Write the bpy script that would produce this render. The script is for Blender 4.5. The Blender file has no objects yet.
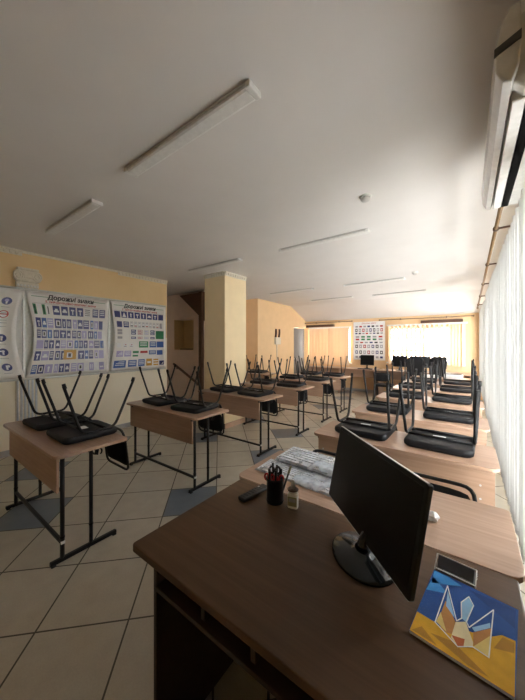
import bpy, bmesh, math, random
from mathutils import Vector, Matrix
PI = math.pi
random.seed(7)
scene = bpy.context.scene
COL = scene.collection

# ------------------------------------------------------------------ materials
def new_mat(name):
    m = bpy.data.materials.new(name); m.use_nodes = True
    nt = m.node_tree
    return m, nt, nt.nodes['Principled BSDF']

def N(nt, t, **kw):
    n = nt.nodes.new(t)
    for k, v in kw.items(): setattr(n, k, v)
    return n

def plain(name, col, rough=.5, metal=0.0, spec=.5, var=.06, scale=30.0, bump=0.0, coat=0.0):
    """base colour varied by a fine procedural noise"""
    m, nt, b = new_mat(name)
    tc = N(nt, 'ShaderNodeTexCoord'); no = N(nt, 'ShaderNodeTexNoise')
    no.inputs['Scale'].default_value = scale; no.inputs['Detail'].default_value = 4
    nt.links.new(tc.outputs['Object'], no.inputs['Vector'])
    cr = N(nt, 'ShaderNodeValToRGB')
    cr.color_ramp.elements[0].position = .3; cr.color_ramp.elements[1].position = .7
    cr.color_ramp.elements[0].color = (*[c*(1-var) for c in col], 1)
    cr.color_ramp.elements[1].color = (*[min(1, c*(1+var)) for c in col], 1)
    nt.links.new(no.outputs['Fac'], cr.inputs['Fac'])
    nt.links.new(cr.outputs['Color'], b.inputs['Base Color'])
    b.inputs['Roughness'].default_value = rough; b.inputs['Metallic'].default_value = metal
    b.inputs['Specular IOR Level'].default_value = spec
    b.inputs['Coat Weight'].default_value = coat
    if bump:
        bp = N(nt, 'ShaderNodeBump'); bp.inputs['Strength'].default_value = bump; bp.inputs['Distance'].default_value = .004
        nt.links.new(no.outputs['Fac'], bp.inputs['Height']); nt.links.new(bp.outputs['Normal'], b.inputs['Normal'])
    return m

def wood(name, c1, c2, rough=.35, scale=(1.2, 26, 26), spec=.5, coat=0.0):
    m, nt, b = new_mat(name)
    tc = N(nt, 'ShaderNodeTexCoord'); mp = N(nt, 'ShaderNodeMapping')
    mp.inputs['Scale'].default_value = scale
    nt.links.new(tc.outputs['Object'], mp.inputs['Vector'])
    no = N(nt, 'ShaderNodeTexNoise'); no.inputs['Scale'].default_value = 2.2
    no.inputs['Detail'].default_value = 7; no.inputs['Distortion'].default_value = .6
    nt.links.new(mp.outputs['Vector'], no.inputs['Vector'])
    cr = N(nt, 'ShaderNodeValToRGB')
    cr.color_ramp.elements[0].position = .33; cr.color_ramp.elements[1].position = .68
    cr.color_ramp.elements[0].color = (*c1, 1); cr.color_ramp.elements[1].color = (*c2, 1)
    nt.links.new(no.outputs['Fac'], cr.inputs['Fac']); nt.links.new(cr.outputs['Color'], b.inputs['Base Color'])
    b.inputs['Roughness'].default_value = rough; b.inputs['Specular IOR Level'].default_value = spec
    b.inputs['Coat Weight'].default_value = coat
    return m

M = {}
M['desk'] = wood('light_wood', (.37, .235, .165), (.46, .305, .22), .3)
M['deskpanel'] = wood('light_wood_panel', (.35, .22, .15), (.42, .275, .195), .45)
M['edge'] = plain('desk_edge', (.48, .31, .21), .5)
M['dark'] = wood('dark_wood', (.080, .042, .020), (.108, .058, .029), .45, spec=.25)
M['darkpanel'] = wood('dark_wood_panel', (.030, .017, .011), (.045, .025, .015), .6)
M['tube'] = plain('black_steel', (.009, .009, .010), .45, 0, .35)
M['fabric'] = plain('black_fabric', (.014, .014, .016), .8, 0, .3, .3, 400, .5)
M['leather'] = plain('black_vinyl', (.009, .0095, .012), .55, 0, .3, .15, 60, .2)
M['rubber'] = plain('black_rubber', (.015, .015, .015), .8)
M['blackpl'] = plain('black_plastic', (.008, .008, .009), .5)
M['gloss'] = plain('black_gloss', (.010, .012, .013), .12)
M['screen'] = plain('screen_black', (.004, .004, .005), .38, 0, .35)
M['glint_screw'] = plain('bezel_glint_screw', (.70, .70, .70), .25, .2)  # painted glint of the monitor bezel, also the metal of desk screws
M['white'] = plain('white_plastic', (.72, .72, .70), .4)
M['whitegrey'] = plain('grey_white_plastic', (.50, .49, .47), .35)
M['paper'] = plain('white_paper', (.80, .81, .82), .7)
M['keys'] = plain('white_keys', (.70, .75, .82), .3, var=.04)
M['kbody'] = plain('keyboard_white', (.62, .67, .74), .3)
M['ceiling'] = plain('ceiling_paint', (.72, .70, .685), .9, var=.02, scale=3)
M['pillar'] = plain('cream_paint', (.82, .67, .43), .85, var=.03, scale=5)
M['pinkwall'] = plain('alcove_paint', (.92, .80, .70), .9, var=.04, scale=4)
M['farwall'] = plain('ochre_paint', (.78, .56, .33), .85, var=.03, scale=5)
M['plaster'] = plain('plaster_white', (.74, .69, .58), .8, var=.08, scale=40, bump=.3)
M['cards'] = plain('card_grey', (.10, .10, .11), .3)
M['brown'] = wood('brown_wood', (.10, .045, .022), (.15, .07, .035), .5)
M['brownrail'] = plain('brown_rail', (.09, .045, .028), .5)
M['niche'] = plain('niche_paint', (.72, .56, .30), .85)
M['board'] = plain('board_grey', (.70, .71, .68), .4)
M['frame'] = plain('aluminium', (.55, .55, .53), .35, .5)
M['banner'] = plain('banner_vinyl', (.80, .79, .77), .16, var=.03, scale=6)
M['blue'] = plain('sign_blue', (.032, .042, .18), .3)
M['blue2'] = plain('sign_mid_blue', (.05, .12, .38), .3)
M['green'] = plain('sign_green', (.03, .22, .09), .3)
M['red'] = plain('sign_red', (.42, .03, .03), .35)
M['black'] = plain('print_black', (.015, .015, .018), .35)
M['lav'] = plain('print_lavender', (.36, .34, .58), .3)
M['grey'] = plain('print_grey', (.35, .35, .38), .3)
M['amber'] = plain('sign_amber', (.55, .30, .04), .3)
M['pwhite'] = plain('print_white', (.74, .75, .78), .3)
M['greydoor'] = plain('door_grey', (.15, .14, .13), .7)
M['base'] = plain('skirting_grey', (.42, .42, .42), .4)
M['glue'] = plain('glue_white', (.78, .78, .74), .35)
M['gluelabel'] = plain('glue_label', (.30, .29, .17), .5)
M['redpl'] = plain('red_plastic', (.45, .02, .02), .35)
M['bluepen'] = plain('blue_ink_plastic', (.03, .04, .12), .3)
M['rod'] = plain('curtain_rod_brown', (.22, .13, .06), .4)
M['pvc'] = plain('window_pvc', (.75, .73, .68), .4)
M['bars'] = plain('window_bars', (.45, .45, .45), .5)
M['acw'] = plain('ac_white', (.66, .65, .62), .22)
M['acg'] = plain('ac_grey_strip', (.07, .07, .07), .6)
M['slot'] = plain('ac_slot_black', (.004, .004, .004), .95, 0, .1)
M['meter'] = plain('meter_white', (.72, .66, .55), .5)
# booklet print
for k, c in dict(sky=(.025, .085, .30), skyl=(.05, .25, .62), skyd=(.02, .06, .22), field=(.70, .40, .04), fieldd=(.45, .24, .04), orange=(.50, .24, .08), yellow=(.75, .58, .20), cream=(.78, .68, .42), redor=(.50, .14, .05), line=(.80, .82, .82), lblue=(.30, .52, .75)).items():
    M['b_'+k] = plain('booklet_'+k, c, .75, 0, .15, var=.12, scale=25)

def mat_left_wall():
    m, nt, b = new_mat('left_wall_paint')
    tc = N(nt, 'ShaderNodeTexCoord')
    n1 = N(nt, 'ShaderNodeTexNoise'); n1.inputs['Scale'].default_value = 1.3; n1.inputs['Detail'].default_value = 5
    nt.links.new(tc.outputs['Object'], n1.inputs['Vector'])
    cr = N(nt, 'ShaderNodeValToRGB')
    cr.color_ramp.elements[0].position = .3; cr.color_ramp.elements[1].position = .75
    cr.color_ramp.elements[0].color = (.76, .55, .28, 1); cr.color_ramp.elements[1].color = (.84, .64, .37, 1)
    nt.links.new(n1.outputs['Fac'], cr.inputs['Fac'])
    # the colour changes at one height: ochre above, pale cream below
    sp = N(nt, 'ShaderNodeSeparateXYZ'); nt.links.new(tc.outputs['Object'], sp.inputs[0])
    gt = N(nt, 'ShaderNodeMath', operation='GREATER_THAN'); gt.inputs[1].default_value = 1.6
    nt.links.new(sp.outputs['Z'], gt.inputs[0])
    mx = N(nt, 'ShaderNodeMix', data_type='RGBA')
    nt.links.new(gt.outputs[0], mx.inputs['Factor'])
    mx.inputs['A'].default_value = (.86, .80, .66, 1)
    nt.links.new(cr.outputs['Color'], mx.inputs['B'])
    nt.links.new(mx.outputs['Result'], b.inputs['Base Color'])
    b.inputs['Roughness'].default_value = .85
    return m
M['leftwall'] = mat_left_wall()

def mat_floor():
    """45 degree square tiles, dark grout, some solid blue-grey tiles in a repeating pattern"""
    m, nt, b = new_mat('floor_tiles')
    tc = N(nt, 'ShaderNodeTexCoord'); sp = N(nt, 'ShaderNodeSeparateXYZ')
    nt.links.new(tc.outputs['Object'], sp.inputs[0])
    def mth(op, a, bb=None):
        n = N(nt, 'ShaderNodeMath', operation=op)
        for i, v in enumerate((a, bb)):
            if v is None: continue
            if isinstance(v, (int, float)): n.inputs[i].default_value = v
            else: nt.links.new(v, n.inputs[i])
        return n.outputs[0]
    P = .642
    u = mth('DIVIDE', mth('ADD', mth('ADD', sp.outputs['X'], sp.outputs['Y']), 1.32), P)
    v = mth('DIVIDE', mth('SUBTRACT', mth('SUBTRACT', sp.outputs['Y'], sp.outputs['X']), 2.265), P)
    fu = mth('FRACT', u); fv = mth('FRACT', v)
    du = mth('MINIMUM', fu, mth('SUBTRACT', 1.0, fu)); dv = mth('MINIMUM', fv, mth('SUBTRACT', 1.0, fv))
    d = mth('MINIMUM', du, dv)
    grout = mth('LESS_THAN', d, .010)
    iu = mth('FLOOR', u); iv = mth('FLOOR', v)
    # blue tiles sit on every second row of the lattice
    def eqmod(e, k, r):
        e2 = mth('FLOORED_MODULO', mth('ADD', e, .0), float(k))
        return mth('LESS_THAN', mth('ABSOLUTE', mth('SUBTRACT', e2, float(r))), .25)
    blue = mth('MULTIPLY', mth('ADD', mth('MULTIPLY', eqmod(iv, 4, 2), eqmod(iu, 3, 1)), mth('MULTIPLY', eqmod(iv, 4, 0), eqmod(iu, 6, 3))), mth('GREATER_THAN', iv, 1.0))
    n1 = N(nt, 'ShaderNodeTexNoise'); n1.inputs['Scale'].default_value = 9; n1.inputs['Detail'].default_value = 6
    nt.links.new(tc.outputs['Object'], n1.inputs['Vector'])
    n2 = N(nt, 'ShaderNodeTexNoise'); n2.inputs['Scale'].default_value = 120; n2.inputs['Detail'].default_value = 2
    nt.links.new(tc.outputs['Object'], n2.inputs['Vector'])
    cr = N(nt, 'ShaderNodeValToRGB')
    cr.color_ramp.elements[0].position = .3; cr.color_ramp.elements[1].position = .7
    cr.color_ramp.elements[0].color = (.42, .38, .31, 1); cr.color_ramp.elements[1].color = (.52, .48, .40, 1)
    avg = mth('ADD', mth('MULTIPLY', n1.outputs['Fac'], .6), mth('MULTIPLY', n2.outputs['Fac'], .4))
    nt.links.new(avg, cr.inputs['Fac'])
    crb = N(nt, 'ShaderNodeValToRGB')
    crb.color_ramp.elements[0].position = .3; crb.color_ramp.elements[1].position = .7
    crb.color_ramp.elements[0].color = (.115, .14, .175, 1); crb.color_ramp.elements[1].color = (.15, .175, .21, 1)
    nt.links.new(avg, crb.inputs['Fac'])
    m1 = N(nt, 'ShaderNodeMix', data_type='RGBA'); nt.links.new(blue, m1.inputs['Factor'])
    nt.links.new(cr.outputs['Color'], m1.inputs['A']); nt.links.new(crb.outputs['Color'], m1.inputs['B'])
    m2 = N(nt, 'ShaderNodeMix', data_type='RGBA'); nt.links.new(grout, m2.inputs['Factor'])
    nt.links.new(m1.outputs['Result'], m2.inputs['A']); m2.inputs['B'].default_value = (.09, .08, .065, 1)
    nt.links.new(m2.outputs['Result'], b.inputs['Base Color'])
    rg = mth('ADD', mth('MULTIPLY', grout, .5), .28)
    nt.links.new(rg, b.inputs['Roughness'])
    return m
M['floor'] = mat_floor()

def mat_blind(name, col, trans):
    m = bpy.data.materials.new(name); m.use_nodes = True; nt = m.node_tree; nt.nodes.clear()
    out = N(nt, 'ShaderNodeOutputMaterial'); mx = N(nt, 'ShaderNodeMixShader'); mx.inputs[0].default_value = trans
    d = N(nt, 'ShaderNodeBsdfDiffuse'); t = N(nt, 'ShaderNodeBsdfTranslucent')
    tc = N(nt, 'ShaderNodeTexCoord'); wv = N(nt, 'ShaderNodeTexNoise'); wv.inputs['Scale'].default_value = 90
    mp = N(nt, 'ShaderNodeMapping'); mp.inputs['Scale'].default_value = (1, 1, .15)
    nt.links.new(tc.outputs['Object'], mp.inputs['Vector']); nt.links.new(mp.outputs['Vector'], wv.inputs['Vector'])
    cr = N(nt, 'ShaderNodeValToRGB')
    cr.color_ramp.elements[0].color = (*[c*.9 for c in col], 1); cr.color_ramp.elements[1].color = (*col, 1)
    nt.links.new(wv.outputs['Fac'], cr.inputs['Fac'])
    for s in (d, t): nt.links.new(cr.outputs['Color'], s.inputs['Color'])
    nt.links.new(d.outputs[0], mx.inputs[1]); nt.links.new(t.outputs[0], mx.inputs[2]); nt.links.new(mx.outputs[0], out.inputs[0])
    return m
M['blind'] = mat_blind('blind_white', (.84, .845, .84), .46)
M['blindhem'] = mat_blind('blind_hem', (.80, .80, .79), .36)
M['blindw'] = mat_blind('blind_peach', (.82, .65, .46), .20)

def mat_glass(name, tint, gl):
    m = bpy.data.materials.new(name); m.use_nodes = True; nt = m.node_tree; nt.nodes.clear()
    out = N(nt, 'ShaderNodeOutputMaterial'); mx = N(nt, 'ShaderNodeMixShader')
    lw = N(nt, 'ShaderNodeLayerWeight'); lw.inputs['Blend'].default_value = .3
    fr = N(nt, 'ShaderNodeMath', operation='MULTIPLY'); nt.links.new(lw.outputs['Facing'], fr.inputs[0]); fr.inputs[1].default_value = gl-1
    t = N(nt, 'ShaderNodeBsdfTransparent'); t.inputs['Color'].default_value = (*tint, 1)
    g = N(nt, 'ShaderNodeBsdfGlossy'); g.inputs['Roughness'].default_value = .03
    nt.links.new(fr.outputs[0], mx.inputs[0]); nt.links.new(t.outputs[0], mx.inputs[1]); nt.links.new(g.outputs[0], mx.inputs[2])
    nt.links.new(mx.outputs[0], out.inputs[0])
    return m
M['glass'] = mat_glass('window_glass', (.96, .97, .97), 1.3)
M['acrylic'] = mat_glass('clear_acrylic', (.90, .93, .94), 1.5)
def mat_wrap():
    m = bpy.data.materials.new('bubble_wrap'); m.use_nodes = True; nt = m.node_tree; b = nt.nodes['Principled BSDF']
    b.inputs['Base Color'].default_value = (.80, .87, .96, 1); b.inputs['Roughness'].default_value = .12
    tc = N(nt, 'ShaderNodeTexCoord'); no = N(nt, 'ShaderNodeTexNoise'); no.inputs['Scale'].default_value = 18
    nt.links.new(tc.outputs['Object'], no.inputs['Vector'])
    mr = N(nt, 'ShaderNodeMapRange'); mr.inputs['From Min'].default_value = .35; mr.inputs['From Max'].default_value = .7
    mr.inputs['To Min'].default_value = .08; mr.inputs['To Max'].default_value = .55
    nt.links.new(no.outputs['Fac'], mr.inputs['Value']); nt.links.new(mr.outputs['Result'], b.inputs['Alpha'])
    return m
M['film'] = mat_wrap()
M['sleeve'] = mat_glass('clear_sleeve_film', (1, 1, 1), 1.006)

# ------------------------------------------------------------------ mesh helpers
class MB:
    def __init__(s):
        s.bm = bmesh.new(); s.mats = []
    def mi(s, m):
        if m not in s.mats: s.mats.append(m)
        return s.mats.index(m)
    def merge(s, t, m, mat=None, smooth=False):
        i = s.mi(m)
        vm = {}
        for v in t.verts:
            co = mat @ v.co if mat is not None else v.co
            vm[v] = s.bm.verts.new(co)
        for f in t.faces:
            try:
                nf = s.bm.faces.new([vm[v] for v in f.verts])
            except ValueError:
                continue
            nf.material_index = i; nf.smooth = smooth or f.smooth
        t.free()
        return s
    def box(s, x0, x1, y0, y1, z0, z1, m, bev=0.0, seg=2, mat=None, smooth=False):
        t = bmesh.new()
        bmesh.ops.create_cube(t, size=1)
        for v in t.verts:
            v.co = Vector(((x0+x1)/2+v.co.x*(x1-x0), (y0+y1)/2+v.co.y*(y1-y0), (z0+z1)/2+v.co.z*(z1-z0)))
        if bev > 0:
            bmesh.ops.bevel(t, geom=t.edges[:], offset=bev, segments=seg, profile=.5, affect='EDGES')
        return s.merge(t, m, mat, smooth)
    def prism(s, poly, a, b, axis, m, bev=0.0, seg=2, mat=None):
        """poly 2D extruded along axis from a to b. axis z: (x,y); y: (x,z); x: (y,z)"""
        t = bmesh.new()
        def P(p, w):
            return {'z': (p[0], p[1], w), 'y': (p[0], w, p[1]), 'x': (w, p[0], p[1])}[axis]
        va = [t.verts.new(P(p, a)) for p in poly]; vb = [t.verts.new(P(p, b)) for p in poly]
        n = len(poly)
        fa = t.faces.new(va); fb = t.faces.new(vb[::-1])
        for i in range(n):
            t.faces.new([va[i], vb[i], vb[(i+1) % n], va[(i+1) % n]])
        bmesh.ops.recalc_face_normals(t, faces=t.faces[:])
        if bev > 0:
            ed = [e for f in (fa, fb) for e in f.edges]
            bmesh.ops.bevel(t, geom=ed, offset=bev, segments=seg, profile=.5, affect='EDGES')
        return s.merge(t, m, mat)
    def tube(s, pts, r, m, seg=8, fillet=0.0, fs=4, closed=False, caps=True, mat=None):
        pts = [Vector(p) for p in pts]
        if fillet > 0:
            out = []
            n = len(pts)
            for i, p in enumerate(pts):
                if not closed and i in (0, n-1): out.append(p); continue
                a = pts[i-1]; c = pts[(i+1) % n]
                f = min(fillet, (p-a).length*.49, (c-p).length*.49)
                p0 = p+(a-p).normalized()*f; p1 = p+(c-p).normalized()*f
                for k in range(fs+1):
                    q = k/fs
                    out.append(p0*(1-q)**2+p*2*q*(1-q)+p1*q*q)
            pts = out
        t = bmesh.new(); n = len(pts); rings = []
        up = None
        for i, p in enumerate(pts):
            if closed: d = (pts[(i+1) % n]-pts[i-1]).normalized()
            else: d = (pts[min(i+1, n-1)]-pts[max(i-1, 0)]).normalized()
            if up is None:
                up = Vector((0, 0, 1)) if abs(d.z) < .9 else Vector((1, 0, 0))
            up = (up-d*up.dot(d))
            up = up.normalized() if up.length > 1e-6 else d.orthogonal().normalized()
            sd = d.cross(up)
            rings.append([t.verts.new(p+(up*math.cos(2*PI*k/seg)+sd*math.sin(2*PI*k/seg))*r) for k in range(seg)])
        for i in range(n if closed else n-1):
            A = rings[i]; B = rings[(i+1) % n]
            for k in range(seg):
                f = t.faces.new([A[k], B[k], B[(k+1) % seg], A[(k+1) % seg]]); f.smooth = True
        if caps and not closed:
            t.faces.new(rings[0]); t.faces.new(rings[-1][::-1])
        bmesh.ops.recalc_face_normals(t, faces=t.faces[:])
        return s.merge(t, m, mat)
    def lathe(s, prof, m, seg=24, c=(0, 0, 0), sy=1.0, mat=None, smooth=True):
        """prof: (r,z) list, around z"""
        t = bmesh.new(); rings = []
        for r, z in prof:
            rings.append([t.verts.new((c[0]+max(r, 1e-5)*math.cos(2*PI*k/seg), c[1]+max(r, 1e-5)*sy*math.sin(2*PI*k/seg), c[2]+z)) for k in range(seg)])
        for A, B in zip(rings, rings[1:]):
            for k in range(seg):
                f = t.faces.new([A[k], A[(k+1) % seg], B[(k+1) % seg], B[k]]); f.smooth = smooth
        t.faces.new(rings[0][::-1]); t.faces.new(rings[-1])
        bmesh.ops.recalc_face_normals(t, faces=t.faces[:])
        return s.merge(t, m, mat)
    def poly(s, pts, m):
        vs = [s.bm.verts.new(p) for p in pts]
        f = s.bm.faces.new(vs); f.material_index = s.mi(m)
        return s
    def build(s, name, parent=None, loc=None):
        me = bpy.data.meshes.new(name); s.bm.to_mesh(me); s.bm.free()
        for m in s.mats: me.materials.append(m)
        o = bpy.data.objects.new(name, me); COL.objects.link(o)
        if parent is not None: o.parent = parent
        if loc is not None: o.location = loc
        return o

def rrect(x0, x1, y0, y1, r, n=5):
    """rounded rectangle outline; r = (bl, br, tr, tl)"""
    if not isinstance(r, tuple): r = (r,)*4
    out = []
    for (cx, cy, a0, q) in ((x0, y0, PI, r[0]), (x1, y0, 1.5*PI, r[1]), (x1, y1, 0, r[2]), (x0, y1, .5*PI, r[3])):
        if q <= 0: out.append((cx, cy)); continue
        ox = cx+(q if cx == x0 else -q); oy = cy+(q if cy == y0 else -q)
        for k in range(n+1):
            a = a0+.5*PI*k/n
            out.append((ox+q*math.cos(a), oy+q*math.sin(a)))
    return out

def thing(name, label, cat, loc=(0, 0, 0), rot=(0, 0, 0), group=None):
    o = bpy.data.objects.new(name, None); o.empty_display_size = .1; COL.objects.link(o)
    o.location = loc; o.rotation_euler = rot
    return tag(o, label, cat, group)
def tag(o, label, cat, group=None):
    o['label'] = label; o['category'] = cat
    if group: o['group'] = group
    return o
def struct(o, label=None, cat=None):
    o['kind'] = 'structure'
    if label: o['label'] = label
    if cat: o['category'] = cat
    return o
def dup(root, loc, rot, label, group=None):
    r = root.copy(); COL.objects.link(r); r.location = loc; r.rotation_euler = rot
    r['label'] = label
    if group: r['group'] = group
    for ch in list(root.children):
        c = ch.copy(); COL.objects.link(c); c.parent = r
        for g in ch.children:
            d = g.copy(); COL.objects.link(d); d.parent = c
    return r

# ------------------------------------------------------------------ the room
XL, XR, YB, ZC = -4.9, .375, 8.9, 2.75
Y0 = -1.7
ZE = 2.27          # ceiling height at the far wall
ZS = 2.69
YS = 7.85           # where the ceiling starts to slope

b = MB(); b.box(-6.8, XR+.2, Y0-.2, YB+.2, -.12, 0, M['floor']); 
struct(b.build('floor'), 'beige and blue-grey diagonal floor tiles', 'floor')
b = MB()
b.prism([(Y0-.2, ZC), (4.3, ZC), (YS, ZS), (YB, ZE), (YB+.25, ZE-.09), (YB+.25, ZC+.2), (Y0-.2, ZC+.2)], -6.8, XR+.25, 'x', M['ceiling'])
struct(b.build('ceiling'), 'white painted ceiling sloping down at the far end', 'ceiling')

b = MB(); b.box(XL-.25, XL, Y0, 3.43, 0, ZC, M['leftwall'])
struct(b.build('wall_left'), 'cream and ochre wall carrying the posters', 'wall')
b = MB(); b.box(-6.8, XR+.2, Y0-.2, Y0, 0, ZC, M['pillar']); struct(b.build('wall_front'), 'cream wall behind the viewer', 'wall')

# stair alcove
b = MB()
nx0, nx1, nz0, nz1 = -6.12, -5.36, 1.33, 2.10
ay = 4.5
b.box(-6.8, nx0, ay, ay+.35, 0, ZC, M['pinkwall']); b.box(nx1, -4.35, ay, ay+.35, 0, ZC, M['pinkwall'])
b.box(nx0, nx1, ay, ay+.35, 0, nz0, M['pinkwall']); b.box(nx0, nx1, ay, ay+.35, nz1, ZC, M['pinkwall'])
b.box(nx0, nx1, ay+.30, ay+.35, nz0, nz1, M['niche'])
b.box(nx0, nx0+.015, ay+.0, ay+.30, nz0, nz1, M['niche']); b.box(nx1-.015, nx1, ay, ay+.30, nz0, nz1, M['niche'])
b.box(nx0, nx1, ay, ay+.30, nz0, nz0+.012, M['niche'])
struct(b.build('wall_alcove'), 'pinkish stair wall with a recessed niche', 'wall')
b = MB(); b.box(-6.85, -6.65, 3.0, ay, 0, ZC, M['pinkwall']); b.box(-6.8, XL-.25, 3.0, 3.18, 0, ZC, M['pinkwall'])
struct(b.build('wall_stair'), 'side wall of the stair alcove', 'wall')

# pillar
b = MB(); b.box(-3.93, -3.42, 3.56, 4.14, 0, ZC, M['pillar'])
struct(b.build('pillar'), 'square cream pillar beside the stair alcove', 'pillar')

# recess walls behind the pillar
XW = -4.6
b = MB()
b.box(-5.6, -5.4, ay+.35, 6.07, 0, ZC, M['farwall'])
b.box(-5.6, XW, 6.07, 6.27, 0, ZC, M['farwall'])
b.box(XW-.2, XW, 6.27, 8.02, 0, ZC, M['farwall'])
b.box(XW-.2, XW, 8.02, YB, 2.03, ZC, M['farwall'])
struct(b.build('wall_recess'), 'ochre wall stepping out beyond the pillar', 'wall')

# back wall with two windows
W1 = (-4.50, -3.03, .88, 2.03); W2 = (-1.90, -.10, .95, 1.97)
b = MB()
yb0, yb1 = YB, YB+.25
b.box(-5.0, W1[0], yb0, yb1, 0, ZC, M['farwall']); b.box(W1[1], W2[0], yb0, yb1, 0, ZC, M['farwall']); b.box(W2[1], XR+.25, yb0, yb1, 0, ZC, M['farwall'])
for W in (W1, W2):
    b.box(W[0], W[1], yb0, yb1, 0, W[2], M['farwall']); b.box(W[0], W[1], yb0, yb1, W[3], ZC, M['farwall'])
struct(b.build('wall_back'), 'ochre far wall with two windows', 'wall')

# right wall with a long band of windows
W3 = (1.45, 5.75, .40, 2.30); W4 = (6.2, 8.55, .40, 2.25)  # near window opens before the blinds, a bare strip added to let light in
b = MB()
b.box(XR, XR+.25, Y0, W3[0], 0, ZC, M['pillar']); b.box(XR, XR+.25, W3[1], W4[0], 0, ZC, M['pillar']); b.box(XR, XR+.25, W4[1], YB+.25, 0, ZC, M['pillar'])
for W in (W3, W4):
    b.box(XR, XR+.25, W[0], W[1], 0, W[2], M['pillar']); b.box(XR, XR+.25, W[0], W[1], W[3], ZC, M['pillar'])
struct(b.build('wall_right'), 'cream window wall behind the vertical blinds', 'wall')

def window(name, axis, a0, a1, z0, z1, w0, muls, trans=(), bars=0, label=''):
    """axis 'y': wall runs along x at y=w0; axis 'x': wall runs along y at x=w0"""
    root = thing(name, label, 'window'); root['kind'] = 'structure'
    f = MB(); d0, d1 = w0+.10, w0+.16
    def bx(mb, p0, p1, q0, q1, e0, e1, m):
        if axis == 'y': mb.box(p0, p1, e0, e1, q0, q1, m)
        else: mb.box(e0, e1, p0, p1, q0, q1, m)
    t = .06
    bx(f, a0, a1, z0, z0+t, d0, d1, M['pvc']); bx(f, a0, a1, z1-t, z1, d0, d1, M['pvc'])
    bx(f, a0, a0+t, z0+t, z1-t, d0, d1, M['pvc']); bx(f, a1-t, a1, z0+t, z1-t, d0, d1, M['pvc'])
    for mu in muls: bx(f, mu-t*.6, mu+t*.6, z0+t, z1-t, d0, d1, M['pvc'])
    for zt in trans: bx(f, a0+t, a1-t, zt-.02, zt+.02, d0+.01, d1-.01, M['pvc'])
    f.build('window_frame', root)
    g = MB(); bx(g, a0+t, a1-t, z0+t, z1-t, w0+.128, w0+.132, M['glass']); g.build('pane', root)
    if bars:
        h = MB()
        for k in range(bars):
            p = a0+(a1-a0)*(k+.5)/bars
            bx(h, p-.008, p+.008, z0, z1, w0+.20, w0+.216, M['bars'])
        for zz in (z0+.25, z0+.55, z1-.2): bx(h, a0, a1, zz-.008, zz+.008, w0+.218, w0+.234, M['bars'])
        h.build('grille', root)
    return root
window('window_1', 'y', *W1, YB, [-3.77], label='far window behind glowing peach blinds')
window('window_2', 'y', *W2, YB, [-1.0], (1.30, 1.66), 9, label='far bright window with a metal grille')
window('window_3', 'x', *W3, XR, [2.8, 4.3], label='side window behind the near white blinds')
window('window_4', 'x', *W4, XR, [7.4], label='side window behind the far white blinds')

# window sill boards on the far wall
for i, W in enumerate((W1, W2)):
    s = MB(); s.box(W[0]-.05, W[1]+.05, YB-.05, YB+.10, W[2]-.03, W[2], M['pvc'], .006)
    struct(s.build('trim_%d' % (i+3)), 'white window sill', 'sill')

# grey door leaf standing in the far opening
d = thing('door_1', 'plain grey door in the ochre wall at the far corner', 'door'); d['kind'] = 'structure'
b = MB(); b.box(XW-.12, XW-.07, 8.04, YB-.02, 0.005, 2.02, M['greydoor']); b.build('door_leaf', d)
b = MB(); b.box(XW-.07, XW-.02, 8.12, 8.15, .98, 1.0, M['frame']); b.box(XW-.035, XW-.02, 8.12, 8.24, .98, 1.0, M['frame'], .004); b.build('door_handle', d)

# baseboards
b = MB(); b.box(XL, XL+.012, Y0, 3.43, 0, .08, M['base']); struct(b.build('baseboard_left'), 'grey tile skirting under the posters', 'baseboard')
b = MB(); b.box(-3.935, -3.41, 3.548, 3.56, 0, .09, M['brownrail']); b.box(-3.42, -3.41, 3.56, 4.15, 0, .09, M['edge']); struct(b.build('baseboard_pillar'), 'brown skirting around the pillar', 'baseboard')
b = MB(); b.box(XW, XW+.012, 6.27, 8.02, 0, .08, M['base']); struct(b.build('baseboard_recess'), 'skirting of the ochre wall', 'baseboard')
b = MB(); b.box(-4.6, .3, YB-.012, YB, 0, .08, M['base']); struct(b.build('baseboard_back'), 'skirting of the far wall', 'baseboard')

# dentil cornices
def dentils(mb, p0, p1, n_out, z, pitch=.062):
    p0 = Vector((*p0, 0)); p1 = Vector((*p1, 0)); L = (p1-p0).length; d = (p1-p0)/L; no = Vector((*n_out, 0))
    ang = math.atan2(d.y, d.x)
    def bx(s0, s1, o0, o1, z0, z1, bev=0):
        R = Matrix.Translation(p0) @ Matrix.Rotation(ang, 4, 'Z')
        sgn = 1 if (Vector((-d.y, d.x, 0))).dot(no) > 0 else -1
        a, c = sorted((sgn*o0, sgn*o1))
        mb.box(s0, s1, a, c, z0, z1, M['plaster'], bev, 1, R)
    bx(0, L, 0, .030, z-.018, z); bx(0, L, 0, .008, z-.07, z-.018)
    k = 0
    while (k+.5)*pitch < L:
        bx(k*pitch+.01, k*pitch+.042, .008, .028, z-.058, z-.02, .004); k += 1
b = MB(); dentils(b, (XL, 2.45), (XL, 3.43), (1, 0), ZC); dentils(b, (XL, .2), (XL, 1.15), (1, 0), ZC)
b.box(XL, XL+.02, 1.15, 2.45, ZC-.03, ZC, M['plaster'])
struct(b.build('trim_1'), 'broken white dentil cornice along the poster wall', 'cornice')
b = MB(); dentils(b, (-3.93, 3.56), (-3.42, 3.56), (0, -1), ZC); dentils(b, (-3.42, 3.56), (-3.42, 4.14), (1, 0), ZC)
struct(b.build('trim_2'), 'white dentil cornice around the pillar top', 'cornice')

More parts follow.
